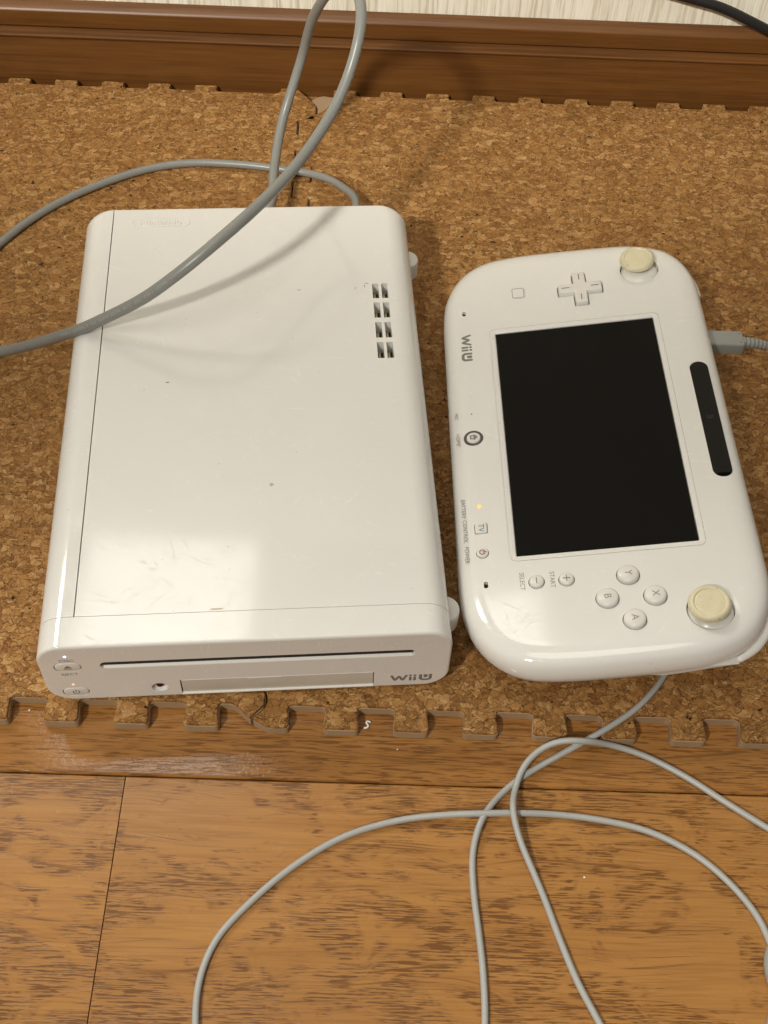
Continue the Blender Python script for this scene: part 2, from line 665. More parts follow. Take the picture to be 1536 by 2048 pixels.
def wallpaper_material():
    t = NT('wallpaper')
    a = t.noise(t.coord(scale=(420, 1, 14)), 1.0, 3, .6)
    b = t.noise(t.coord(scale=(1300, 1, 60)), 1.0, 2, .5)
    f = t.math('MULTIPLY_ADD', b.outputs['Fac'], .4, t.math('MULTIPLY', a.outputs['Fac'], .6))
    c = t.ramp(f, [(.36, (.60, .54, .42)), (.50, (.82, .78, .66)), (.62, (.90, .87, .77))])
    t.bump(f, .35, .0006)
    t.set(Base_Color=c, Roughness=.75)
    return t.m

def baseboard_material():
    t = NT('baseboard_wood')
    a = t.noise(t.coord(scale=(5, 160, 160)), 1.0, 4, .6)
    b = t.noise(t.coord(scale=(22, 700, 700)), 1.0, 2, .5)
    f = t.math('MULTIPLY_ADD', b.outputs['Fac'], .45, t.math('MULTIPLY', a.outputs['Fac'], .55))
    c = t.ramp(f, [(.34, (.092, .034, .007)), (.50, (.132, .052, .0115)), (.68, (.172, .071, .017))])
    t.bump(f, .06, .0003)
    t.set(Base_Color=c, Roughness=.40)
    return t.m

# ------------------------------------------------------------------ floor
FZ = -ZF
YGAP = 65.5                      # long joint between two rows of boards
XBUTT = -90.0                    # butt joint in the near row
OAK_L, OAK_M, OAK_D = (.450, .222, .066), (.370, .172, .048), (.130, .053, .016)
M_OAK_A = wood_material('oak_near_right', (.31, .07, 0), OAK_L, OAK_M, OAK_D)
M_OAK_B = wood_material('oak_near_left', (1.73, .52, 0), OAK_L, OAK_M, OAK_D, 1.0, 1.6)
M_OAK_C = wood_material('oak_far_row', (2.9, 1.33, 0), (.415, .197, .056), (.335, .150, .041), (.110, .044, .014), .95, 1.0, .105, True)
M_SUB = plastic('subfloor', (.03, .018, .010), .8)
floor = mesh_obj('floor', *box(-1500, 1500, -900, 700, FZ - 22, FZ - 12.2), M_SUB, None, False, world_mm=True)
tag(floor, kind='structure')

def plank(x0, x1, y0, y1, mat):
    b = 0.9
    rings = []
    for ins, z in ((0, FZ - 12), (0, FZ - 1.0), (b * .45, FZ - .35), (b, FZ)):
        e = ins * .14
        rings.append([(x0 + e, y0 + ins, z), (x1 - e, y0 + ins, z), (x1 - e, y1 - ins, z), (x0 + e, y1 - ins, z)])
    vs, fs = loft(rings)
    o = mesh_obj('floor_plank', vs, fs, mat, floor, True, 20, world_mm=True)
    return o
g = .35
plank(XBUTT + .10, 1490, YGAP - 152, YGAP - .3, M_OAK_A)
plank(-1490, XBUTT - .10, YGAP - 152, YGAP - .3, M_OAK_B)
plank(-1490, 1490, YGAP + .3, YGAP + 152, M_OAK_C)
plank(-1490, 220, YGAP - 304, YGAP - 152.6, M_OAK_B)
plank(220.1, 1490, YGAP - 304, YGAP - 152.6, M_OAK_A)
plank(-1490, -260, YGAP - 560, YGAP - 304.6, M_OAK_A)
plank(-259.9, 1490, YGAP - 560, YGAP - 304.6, M_OAK_C)
plank(-1490, 60, YGAP + 152.6, YGAP + 304, M_OAK_B)
plank(60.1, 1490, YGAP + 152.6, YGAP + 304, M_OAK_A)
plank(-1490, 1490, YGAP + 304.6, YGAP + 482, M_OAK_A)

# ------------------------------------------------------------------ wall and baseboard
YB = 547.0
wall = mesh_obj('wall', *box(-1500, 1500, YB + 7.2, YB + 60, FZ, 622), wallpaper_material(), None, False, world_mm=True)
tag(wall, kind='structure')
prof = [(0, FZ), (0, 27.8), (-.6, 28.6), (-1.1, 29.6), (-1.1, 30.2), (-.4, 30.7), (1.0, 31.0), (2.0, 31.6), (2.6, 33.2), (2.6, 35.2), (1.6, 35.8), (.3, 36.4), (.1, 37.2),
        (.1, 46.4), (.5, 47.2), (1.2, 47.9), (5.4, 50.6), (6.3, 50.9), (7.1, 50.7), (7.1, FZ)]
rings = [[(x, YB + y, z) for y, z in prof] for x in (-1490, 1490)]
bb = mesh_obj('baseboard', *loft(rings), baseboard_material(), None, True, 25, world_mm=True)
tag(bb, kind='structure')

# ------------------------------------------------------------------ cork puzzle mats
PER = 30.2028
YFN, YFT = 97.7, 86.7            # front notch and front tab tip
YBN, YBT = 539.2, 545.3          # back notch, back tab tip
XSL, XSR = -43.7, -32.8          # left and right reach of the seam teeth

def front_path(k0, k1):
    """tab path from left to right along the front edge for tab indices k0..k1"""
    pts = []
    for k in range(k0, k1 + 1):
        xc = -120.55 + PER * k
        pts += [(xc - 6.8, YFN), (xc - 8.0, YFT), (xc + 8.0, YFT), (xc + 6.8, YFN)]
    return pts

def back_path(j0, j1):
    pts = []
    for j in range(j0, j1 + 1):
        xc = -226.9 + PER * j
        pts += [(xc - 6.9, YBN), (xc - 7.9, YBT), (xc + 7.9, YBT), (xc + 6.9, YBN)]
    return pts

def seam_path(off):
    """front to back along the seam"""
    pts = [(-38.2 + off, 91.4), (XSR + off, 97.2)]
    n = 11
    while True:
        yc = 443.6 - PER * n
        if yc > 520: break
        s = .3 if off > 0 else -.3
        pts += [(XSR + off, yc - 7.2 + 0), (XSL + off, yc - 8.1), (XSL + off, yc + 8.1), (XSR + off, yc + 7.2)]
        n -= 1
    return pts + [(XSR + off, 527.0), (-38.2 + off, 534.5)]

def side_teeth(x_in, x_out, y0, y1):
    pts = []
    y = y0
    while y < y1 - 18:
        pts += [(x_in, y), (x_out, y - .9), (x_out, y + 16), (x_in, y + 15.1)]
        y += PER
    return pts

def mat_tile(poly, label, cork_poly=None):
    rnd = random.Random(len(poly))
    e = thing('cork_mat', label, 'mat', (0, 0, -ZF))
    def z(v): return v + ZF
    f = fillet(poly, 2.6, 4)
    base = [[(x, y, z(a)) for x, y in offset_poly(f, i)] for a, i in ((-7, .35), (-6.7, 0), (-2.05, 0), (-2.0, .15))]
    mesh_obj('foam_base', *loft(base, tess=True), M_FOAM, e, True, 40, True)
    c = fillet(cork_poly or poly, 2.4, 4)
    cr = []
    for a, i in ((-2.0, .25), (-.75, .25), (-.30, .45), (-.06, .85), (0, 1.35)):
        ring = []
        for q, (x, y) in enumerate(offset_poly(c, i)):
            ring.append((x, y, z(a)))
        cr.append(ring)
    # ragged cork edge: the same small push for all rings of one point
    push = [(rnd.uniform(-.22, .22), rnd.uniform(-.22, .22)) for _ in c]
    cr = [[(p[0] + d[0], p[1] + d[1], p[2]) for p, d in zip(r, push)] for r in cr]
    mesh_obj('cork_layer', *loft(cr, tess=True), M_CORK, e, True, 50, True)
    return e

GAP = .38
s_l = seam_path(-GAP)
left = front_path(-11, 2) + [(-47.0, YFN), (-39.2, 90.6)] + s_l + [(-46.5, YBT)] + [(-57.5, YBT), (-58.5, YBN)] + back_path(-7, 4)[::-1]
left += side_teeth(-455 - 5, -455 + 5.5, 112, 520)[::-1]
s_r = seam_path(GAP)
right = s_r[::-1] + [(-38.0, 90.4), (-31.5, YFT), (-29.95 + 8, YFT), (-29.95 + 6.8, YFN)] + front_path(4, 17) + side_teeth(420, 431, 110, 520) + \
        back_path(7, 20)[::-1] + [(-24.0, YBN), (-30.5, 540.5)]
cork_right = s_r[:-1][::-1][2:] + [(-38.0, 90.4), (-31.5, YFT), (-29.95 + 8, YFT), (-29.95 + 6.8, YFN)] + front_path(4, 17) + side_teeth(420, 431, 110, 520) + \
        back_path(7, 20)[::-1] + [(-23.0, YBN), (-24.5, 530.0), (-29.5, 521.5)]
mat_tile(left, 'cork puzzle mat tile with a grey cable lying flat across it, no controller on it')
mat_tile(right, 'cork puzzle mat tile lying under the handheld controller', cork_right)

# ------------------------------------------------------------------ console
con = thing('game_console', 'flat white game console with disc slot and front flap, lying on cork mats', 'console', (-39.443, 101.818, 0), (0, 0, 0.0843))
ZB, ZT, HW, DEP = 2.0, 46.0, 86.0, 269.5

def cring(y, ix=0., iz=0., r=11.5, n=9):
    hx, hz = HW - ix, (ZT - ZB) / 2 - iz
    cz = (ZT + ZB) / 2
    rr = max(2.0, r - min(ix, iz))
    return [(x, y, cz + z) for x, z in rrect(hx, hz, rr, n)]

def body_rings(y0):
    rs = [cring(y0)]
    rc = 6.5
    for k in range(0, 8):
        a = math.pi / 2 * k / 7
        y = DEP - rc + rc * math.sin(a)
        iz = 0 if y < DEP - 1.0 else .9 * ((y - DEP + 1.0) / 1.0) ** 1.5
        rs.append(cring(y, rc * (1 - math.cos(a)), iz))
    return rs

YS = 14.6
XG = -69.9
body = mesh_obj('main_shell', *loft(body_rings(YS + .15)), MW, con)
cut = [mesh_obj('c', *box(-200, XG, -50, 400, -50, 100), None, con)]
# vents: two columns of four
VX = [(63.9, 67.1), (68.6, 71.7)]
VY = [(197.2 - 13.85 * k, 207.9 - 13.85 * k) for k in range(4)]
for xa, xb in VX:
    for ya, yb in VY:
        cut.append(mesh_obj('c', *box(xa, xb, ya, yb, 38.0, 60), None, con))
boolean(body, cut, angle=30)
side = mesh_obj('side_panel', *loft(body_rings(YS + .15)), MW, con)
boolean(side, [mesh_obj('c', *box(XG - .5, 300, -50, 400, -50, 100), None, con)], angle=30)

# inside the vents: metal shield strip and black bottom in every opening
for xa, xb in VX:
    for ya, yb in VY:
        v = mesh_obj('vent_opening', *box(xa + .02, xb - .02, ya + .02, yb - .02, 38.0, 38.6), M_DARK, con, False)
        mesh_obj('vent_shield', *box(xa + .9, xa + 1.9, ya + .1, yb - 2.2, 38.6, 41.0), M_METAL, v, False)

# front bezel
fr = []
for k in range(5):
    a = math.pi / 2 * k / 4
    i = 1.3 * (1 - math.sin(a))
    fr.append(cring(1.3 * (1 - math.cos(a)), i, i))
fr.append(cring(YS - .12))
bez = mesh_obj('front_bezel', *loft(fr), MW, con)

def F(x, y, z):          # plan polygon (x, z) with depth -> console local
    return (x, z, y)
SLX0, SLX1, SLZ = -60.8, 70.6, 30.7
cut = [mesh_obj('c', *prism(rrect((SLX1 - SLX0) / 2, 2.55, 2.5, 6, (SLX0 + SLX1) / 2, SLZ), -3, 9, f=F), None, con)]
DX0, DX1, DZ0, DZ1 = -29.6, 53.4, 3.2, 15.8
cut.append(mesh_obj('c', *prism(rrect((DX1 - DX0) / 2, (DZ1 - DZ0) / 2, .9, 4, (DX0 + DX1) / 2, (DZ0 + DZ1) / 2), -3, 3.0, f=F), None, con))
for cx, cz in ((-74.1, 30.2), (-74.0, 9.4)):
    cut.append(mesh_obj('c', *prism(rrect(5.75, 3.55, 3.5, 8, cx, cz), -3, 1.6, f=F), None, con))
cut.append(mesh_obj('c', *prism(circle(3.5, 32, -38.5, 10.2), -3, 1.8, f=F), None, con))
boolean(bez, cut, angle=30)

mesh_obj('slot_lip', *loft([[(x, .12, SLZ - 2.53), (x, .10, SLZ - 2.25), (x, .40, SLZ - 1.95), (x, 1.2, SLZ - 1.7), (x, 1.2, SLZ - 2.53)] for x in (SLX0 + 1.3, SLX1 - 1.3)]), M_WHITE2, con, True, 30)
mesh_obj('slot_shade', *box(SLX0 + 1.2, SLX1 - 1.2, 1.2, 8.9, SLZ - 2.54, SLZ + 2.5), M_DARK, con, False)  # solid dark block paints the shade deep inside the slot
# flap door with a chamfered top edge
dz0, dz1 = DZ0 + 1.0, DZ1 - .25
rings = []
for x in (DX0 + .5, DX1 - .4):
    rings.append([(x, 2.9, dz0), (x, .62, dz0), (x, .36, dz1 - .75), (x, .45, dz1 - .5), (x, 2.9, dz1 - .5)])
door = mesh_obj('flap_door', *loft(rings), M_DOOR, con, True, 25)
tag(door, 'shade-tinted white hinged flap along the front base')
mesh_obj('door_edge', *loft([[(x, .22, dz1 - .85), (x, .16, dz1 - .65), (x, .55, dz1 - .12), (x, 1.2, dz1), (x, 2.0, dz1 - .85)] for x in (DX0 + .45, DX1 - .35)]), M_WHITE2, door, True, 30)
mesh_obj('finger_tab', *box(-1.0, 13.5, .12, .6, dz1 - 1.2, dz1 - .8), M_WHITE2, door, False)
mesh_obj('door_sill', *loft([[(x, -.22, DZ0 + .05), (x, -.25, DZ0 + .55), (x, -.05, DZ0 + .85), (x, 2.9, DZ0 + .98), (x, 2.9, DZ0 + .05)] for x in (DX0 + .15, DX1 - .15)]), M_WHITE2, door, True, 30)
for cx, cz, nm in ((-74.1, 30.2, 'eject_button'), (-74.0, 9.4, 'power_button')):
    b = mesh_obj(nm, *prism(rrect(5.35, 3.15, 3.1, 8, cx, cz), -1.7, .1, .45, f=lambda x, y, z: (x, -z, y)), M_BUTTON, con, True, 40)
    if nm == 'eject_button':
        mesh_obj('eject_symbol', *merge(([(cx - 1.7, -.16, cz - .4), (cx + 1.7, -.16, cz - .4), (cx, -.16, cz + 1.5)], [(0, 1, 2)]),
                                        ([(cx - 1.7, -.16, cz - 1.3), (cx + 1.7, -.16, cz - 1.3), (cx + 1.7, -.16, cz - .8), (cx - 1.7, -.16, cz - .8)], [(0, 1, 2, 3)])), M_INKL, b, False)
    else:
        ringp = [Vector((cx + 1.3 * math.sin(a), -.14, cz + 1.3 * math.cos(a))) for a in [math.radians(40 + 280 * k / 20) for k in range(21)]]
        mesh_obj('power_symbol', *merge(tube(ringp, .2, 6, round_caps=False), tube([Vector((cx, -.14, cz + .2)), Vector((cx, -.14, cz + 1.7))], .2, 6)), M_INKL, b)
mesh_obj('disc_lettering', *text_geo('DISC', 2.5, lambda x, y, z: (-73.7 + x * 1.15, -.05, 35.6 + y)), M_INKL, con, False)
mesh_obj('eject_lettering', *text_geo('EJECT', 2.4, lambda x, y, z: (-74.1 + x * 1.15, -.05, 24.4 + y)), M_INKL, con, False)

def led(x, z, mat, r=.55):
    vs, fs = lathe([(r, 0), (r, .12), (r * .6, .25), (.02, .3)], 14)
    return mesh_obj('indicator_light', [(x + a, -c, z + b) for a, b, c in vs], fs, mat, con)
led(-73.8, 39.0, emitter('led_blue', (.55, .72, 1.0), 5.0))
led(-74.2, 15.7, emitter('led_red', (1.0, .12, .07), 2.0))
vs, fs = lathe([(1.75, 0), (1.75, .5), (1.4, 1.1), (.8, 1.45), (.02, 1.55)], 24)
mesh_obj('infrared_window', [(-38.5 + a, 1.8 - c, 10.4 + b) for a, b, c in vs], fs, M_IR, con)

def wiiu(origin, ex, ey, en, size, mat, parent, name):
    """three-letter mark: W, two i's and a boxed U; ex = reading direction, ey = letter up, en = outwards; size = letter height"""
    o, ex, ey, en = Vector(origin), Vector(ex), Vector(ey), Vector(en)
    def P(x, y): return o + ex * (x * size) + ey * (y * size)
    geos = []
    def stroke(pts, w):
        path = catmull([P(*q) for q in pts], .4) if len(pts) > 2 else [P(*q) for q in pts]
        vs, fs = tube(path, w * size, 8)
        z0 = o.dot(en)
        vs2 = []
        for v in vs:
            v = Vector(v)
            v = v - en * ((v.dot(en) - z0) * .92)
            vs2.append(tuple(v))
        geos.append((vs2, fs))
    def line(pts, w):
        path = []
        for a, b in zip(pts[:-1], pts[1:]):
            path += [(a[0] + (b[0] - a[0]) * k / 6, a[1] + (b[1] - a[1]) * k / 6) for k in range(6)]
        path.append(pts[-1])
        pp = smooth_path([P(*q) for q in path], 1)
        vs, fs = tube(pp, w * size, 8)
        z0 = o.dot(en)
        geos.append(([tuple(Vector(v) - en * ((Vector(v).dot(en) - z0) * .92)) for v in vs], fs))
    line([(-1.70, .40), (-1.38, -.40), (-1.06, .36), (-.74, -.40), (-.42, .40)], .125)
    for x in (-.06, .32):
        line([(x, .08), (x, -.40)], .12)
        line([(x, .39), (x, .42)], .13)
    line([(.82, .40), (.82, -.22), (1.0, -.40), (1.50, -.40), (1.68, -.22), (1.68, .40)], .14)
    line([(1.17, .40), (1.17, .08), (1.33, .08), (1.33, .40)], .10)
    mesh_obj(name, *merge(*geos), mat, parent)
wiiu((69.6, -.03, 9.2), (1, 0, 0), (0, 0, 1), (0, -1, 0), 5.0, M_INKL, con, 'logo_lettering')

# embossed maker's name on the top: low relief letters in a rounded outline
z = ZT + .03
mesh_obj('embossed_lettering', *text_geo('Nintendo', 5.6, lambda x, y, zz: (-45.0 + x * 1.02, 257.9 + y, z + zz), .28), MW, con, True, 30)
outl = rrect(15.0, 3.2, 3.1, 8, -45.0, 258.0)
path = [Vector((x, y, z - .06)) for x, y in outl] + [Vector((outl[0][0], outl[0][1], z - .06))]
mesh_obj('embossed_outline', *tube(path, .34, 8, round_caps=False), MW, con)

# round side feet
for y in (247.0, 23.5):
    pl = [(84 + 0 * k, y) for k in ()]
    arc = [(85.2 + 6.6 * math.cos(a), y + 6.8 * math.sin(a)) for a in [math.radians(-90 + 180 * k / 24) for k in range(25)]]
    poly = [(82.0, y - 6.8)] + arc + [(82.0, y + 6.8)]
    mesh_obj('side_foot', *prism(poly, 17.0, 27.0, .9), M_WHITE2, con, True, 40)
for x in (-70, 70):
    for y in (22, 248):
        mesh_obj('rubber_foot', *lathe([(6, 0), (6, 1.6), (5.5, 2.3)], 24, x, y), M_RUBBER, con)
# small marks on the top
def blot(name, x, y, rx, ry, mat, parent, z, seed):
    rnd = random.Random(seed)
    n = 14
    pts = []
    for k in range(n):
        a = 2 * math.pi * k / n
        q = rnd.uniform(.7, 1.15)
        pts.append((x + rx * q * math.cos(a), y + ry * q * math.sin(a), z))
    mesh_obj(name, pts, [tuple(range(n))], mat, parent, False)

def ctop(u, v):
    P = at(u, v, ZT)
    a = 0.0843
    dx, dy = P.x + 39.443, P.y - 101.818
    return math.cos(a) * dx + math.sin(a) * dy, -math.sin(a) * dx + math.cos(a) * dy
for i, (u, v, rx, ry, m) in enumerate([(543, 969, 1.0, 1.0, M_STAIN), (335, 765, 1.1, .5, M_SPECK), (733, 567, 1.0, .35, M_SPECK), (729, 572, .35, 1.0, M_SPECK),
                                       (711, 576, .3, .7, M_SPECK), (433, 1218, 3.0, .35, M_STAIN), (598, 580, .9, .3, M_INKLL), (456, 1093, .3, .3, M_SPECK)]):
    x, y = ctop(u, v)
    blot('stain', x, y, rx, ry, m, con, ZT + .03, i)

# ------------------------------------------------------------------ handheld controller
GS = 1.0166
GP0 = CAM + (Vector((111.2, 223.784, 43.317)) - CAM) * GS
GROT = Euler((-0.0234, -0.1675, 0.0340), 'XYZ')
GM = GROT.to_matrix()
pad = thing('handheld_controller', 'white handheld game controller with a dark screen and two yellowed thumbsticks, lying face up', 'controller', GP0, GROT)

def G(u, v, h=0.0):
    """photo pixel -> controller-local (x, y) on the plane h above its screen; x = towards the camera bar, y = towards the cross-shaped pad"""
    d = ray(u, v)
    n = GM.col[2]
    o = GP0 + n * h
    P = CAM + d * ((o - CAM).dot(n) / d.dot(n))
    q = GM.transposed() @ (P - GP0)
    return q.x, q.y
half = [(-67.2, 30), (-67.2, 62), (-67.0, 88), (-65.8, 99), (-63.0, 108.3), (-58.8, 116.2), (-53.0, 122.8), (-45.4, 127.7), (-36.8, 130.4), (-22, 131.8), (0, 131.8),
        (22, 131.2), (36, 130.0), (48.6, 126.0), (56.2, 121.0), (61.6, 113.8), (65.2, 105), (67.0, 94), (67.3, 80), (67.3, 40)]
ctrl = [(x, y * .995 + 2.2) for x, y in half] + [(x, -y * .995 + 2.2) for x, y in half[::-1]]
cl = [Vector((x, y, 0)) for x, y in ctrl]
loop = catmull(cl[-3:] + cl + cl[:3], 5.0)
# keep one turn
i0 = min(range(len(loop)), key=lambda i: (loop[i] - cl[0]).length + (0 if i < len(loop) / 2 else 1e3))
i1 = min(range(len(loop)), key=lambda i: (loop[i] - cl[0]).length + (0 if i >= len(loop) / 2 else 1e3))
OUT = [(p.x, p.y) for p in loop[i0:i1]]
# make counter-clockwise
ar = sum(OUT[i - 1][0] * OUT[i][1] - OUT[i][0] * OUT[i - 1][1] for i in range(len(OUT)))
if ar < 0: OUT = OUT[::-1]

SZ = .9                      # face height above the screen plane
def gr(ins, z): return [(x, y, z) for x, y in offset_poly(OUT, ins)]
up = [gr(.7, -11.2), gr(.25, -10.9), gr(0, -9.6), gr(.15, -7.2), gr(.7, -5.0), gr(1.7, -3.0), gr(3.1, -1.45), gr(5.0, -.35), gr(7.4, .4), gr(10.0, .78), gr(13.0, SZ)]
shell = mesh_obj('front_shell', *loft(up), MW, pad)
lowr = [gr(14.0, -23.4), gr(9.0, -22.4), gr(5.2, -20.0), gr(2.6, -16.5), gr(1.1, -13.0), gr(1.0, -11.6), gr(1.2, -11.25)]
low = mesh_obj('rear_shell', *loft(lowr), M_LOWER, pad, True, 40)
# grip ridge along the back
rr = []
full = [(0, -20.5), (9, -30.5), (19, -39.2), (32, -39.2), (43, -31.5), (53, -20.5), (26, -16)]
tip = [(0, -11.9), (8, -14.0), (17, -16.6), (26, -15.4), (37, -13.3), (48, -11.9), (22, -11.6)]
for k in range(41):
    y = -126.8 + 258.0 * k / 40
    e = min(1, min(y + 126.8, 131.2 - y) / 34.0)
    e = e * e * (3 - 2 * e)
    rr.append([(p[0] + (q[0] - p[0]) * e, y, p[1] + (q[1] - p[1]) * e) for p, q in zip(tip, full)])
mesh_obj('grip_ridge', *loft(rr), M_LOWER, pad, True, 60)
# shoulder buttons on both upper corners
for s_ in (-1, 1):
    seg = [p for p in OUT if p[0] > 47 and p[1] * s_ > 92]
    seg.sort(key=lambda p: math.atan2(p[1] * s_ - 80, p[0] - 30))
    cen = Vector((30, 80 * s_, 0))
    path = []
    for x, y in seg:
        p = Vector((x, y, 0))
        path.append(p + (p - cen).normalized() * .9 + Vector((0, 0, -12.6)))
    path = smooth_path(catmull(path, 1.5), 4)
    m_ = len(path)
    mesh_obj('shoulder_button', *tube(path, lambda i: 1.6 + .5 * min(1, min(i, m_ - 1 - i) / 6), 12), M_WHITE2, pad, True, 60)

SX, SY = 39.9, 70.4          # half size of the dark screen
def P3(poly, z0, z1): return prism(poly, z0, z1)
cut = []
cut.append(mesh_obj('c', *P3(rrect(SX + .35, SY + .35, .8, 3), -1.5, 5), None, pad))
# sloping frame around the screen and its hairline joint
fr_o, fr_i = rrect(SX + 2.7, SY + 2.9, 2.6, 5), rrect(SX + .3, SY + .3, .6, 5)
cut.append(mesh_obj('c', *loft([[(x, y, SZ - .55) for x, y in fr_i], [(x, y, SZ + .02) for x, y in rrect(SX + 2.2, SY + 2.4, 2.2, 5)], [(x, y, 6) for x, y in rrect(SX + 2.2, SY + 2.4, 2.2, 5)]]), None, pad))
def ring_cut(po, pi, z0, z1):
    n = len(po)
    vs = [(x, y, z0) for x, y in po] + [(x, y, z1) for x, y in po] + [(x, y, z0) for x, y in pi] + [(x, y, z1) for x, y in pi]
    fs = []
    for j in range(n):
        k = (j + 1) % n
        fs += [(j, k, n + k, n + j), (2 * n + k, 2 * n + j, 3 * n + j, 3 * n + k), (n + j, n + k, 3 * n + k, 3 * n + j), (k, j, 2 * n + j, 2 * n + k)]
    return vs, fs
cut.append(mesh_obj('c', *ring_cut(rrect(SX + 3.05, SY + 3.25, 3.0, 5), rrect(SX + 2.75, SY + 2.95, 2.7, 5), SZ - .6, 5), None, pad))

STK = [G(1274, 514, 7.2), G(1420, 1203, 7.2)]
HOLE = [(38.2, 107.0), (38.8, -106.8)]
for hx, hy in HOLE:
    cut.append(mesh_obj('c', *prism(circle(10.0, 48, hx, hy), -9, 6), None, pad))
    R = 100.0
    prof = []
    for k in range(7):
        r = 14.0 * k / 6
        prof.append((max(r, .02), SZ - .82 + (R - math.sqrt(R * R - r * r))))
    prof.append((14.3, 5))
    cut.append(mesh_obj('c', *lathe(prof, 48, hx, hy), None, pad))
# cross pad hole
dpx, dpy = G(1160, 574, 3.0)
def cross(a, w, cx, cy):
    return [(cx + x, cy + y) for x, y in [(w, w), (w, a), (-w, a), (-w, w), (-a, w), (-a, -w), (-w, -w), (-w, -a), (w, -a), (w, -w), (a, -w), (a, w)]]
cut.append(mesh_obj('c', *prism(fillet(cross(11.9, 3.85, dpx, dpy), .9, 3), -3, 6), None, pad))
FACE = [('A', 1270, 1235), ('B', 1215, 1193), ('X', 1311, 1187), ('Y', 1256, 1146)]
fpos = {}
for nme, u, v in FACE:
    x, y = G(u, v, 2.6)
    fpos[nme] = (x, y)
    cut.append(mesh_obj('c', *prism(circle(5.15, 36, x, y), -3, 6), None, pad))
ppos = {}
for nme, u, v in (('+', 1133, 1156), ('-', 1073, 1161)):
    x, y = G(u, v, 2.2)
    ppos[nme] = (x, y)
    cut.append(mesh_obj('c', *prism(circle(3.6, 32, x, y), -3, 6), None, pad))
hx, hy = G(947, 876, 1.0)
cut.append(mesh_obj('c', *prism(circle(4.75, 40, hx, hy), -2, 6), None, pad))
tvx, tvy = G(962, 1057, 1.0)
cut.append(mesh_obj('c', *prism(rrect(3.05, 3.05, .9, 4, tvx, tvy), -2, 6), None, pad))
pwx, pwy = G(965, 1106, 1.2)
cut.append(mesh_obj('c', *prism(circle(2.95, 32, pwx, pwy), -2, 6), None, pad))
slots = [G(928, 628, SZ), G(972, 1170, SZ)]
for x, y in slots:
    cut.append(mesh_obj('c', *prism(rrect(.95, 1.75, .9, 5, x, y), -4, 6), None, pad))
mx, my = G(943, 828, SZ)
cut.append(mesh_obj('c', *prism(circle(.42, 12, mx, my), -2, 6), None, pad))
b0, b1 = G(1398, 735, SZ), G(1445, 938, SZ)
bcx, bcy = (b0[0] + b1[0]) / 2, (b0[1] + b1[1]) / 2
bhl = abs(b0[1] - b1[1]) / 2 + 4.3
cut.append(mesh_obj('c', *prism(rrect(4.45, bhl, 4.4, 10, bcx, bcy), -2, 6), None, pad))
boolean(shell, cut, angle=24)

scr = mesh_obj('screen', *prism(rrect(SX, SY, .4, 3), -1.45, .1), M_SCREEN, pad, False)
tag(scr, 'switched-off black glossy screen')
mesh_obj('screen_window', *prism(rrect(SX - 1.1, SY - 1.1, .2, 3), .1, .13), plastic('lcd_black', (.0025, .0024, .0025), .10, 0, 0, .10), scr, False)
bar = mesh_obj('camera_bar', *prism(rrect(4.35, bhl - .1, 4.3, 10, bcx, bcy), -1.95, SZ - .08, .25), M_BAR, pad, True, 40)
lx, ly = G(1420, 832, SZ)
mesh_obj('camera_lens', *lathe([(1.9, SZ - .3), (1.9, SZ + .02), (1.55, SZ + .05), (1.4, SZ - .0), (.02, SZ + .03)], 28, lx, ly), M_LENS, bar)

# thumbsticks
for (sx, sy), (ox, oy) in zip(STK, HOLE):
    st = mesh_obj('thumbstick', *lathe([(5.0, -4), (4.6, 1), (4.3, 3.4), (7.6, 3.55), (8.45, 3.9), (8.9, 4.7), (8.9, 5.8), (8.5, 6.7), (7.7, 7.3), (6.8, 7.45), (6.5, 7.2), (6.25, 6.92), (5.95, 7.05), (5.55, 7.15), (3.0, 6.95), (.02, 6.9)], 48, sx, sy), M_STICK, pad, True, 50)
    tag(st, 'thumbstick cap yellowed and scuffed with age')
    dm = [(9.88, -3.0)]
    for k in range(1, 9):
        a = math.pi / 2 * k / 8
        dm.append((max(.02, 9.88 * math.cos(a)), -3.0 + 4.8 * math.sin(a)))
    mesh_obj('stick_dome', *lathe(dm, 40, ox, oy), M_WHITE2, st)
    mesh_obj('stick_well', *lathe([(9.98, -9), (9.98, -5.5), (.02, -5.4)], 40, ox, oy), M_DARK, st)

# cross-shaped pad
dp = mesh_obj('cross_pad', *prism(fillet(cross(11.3, 3.25, dpx, dpy), .8, 3), -2.9, 3.4, .9), M_BUTTON, pad, True, 40)
for dx, dy in ((7.6, 0), (-7.6, 0), (0, 7.6), (0, -7.6)):
    l = 1.9
    ax = Vector((1, 0, 0)) if dx else Vector((0, 1, 0))
    c = Vector((dpx + dx, dpy + dy, 3.42))
    mesh_obj('direction_mark', *tube([c - ax * l, c + ax * l], .26, 8), M_INKL, dp)

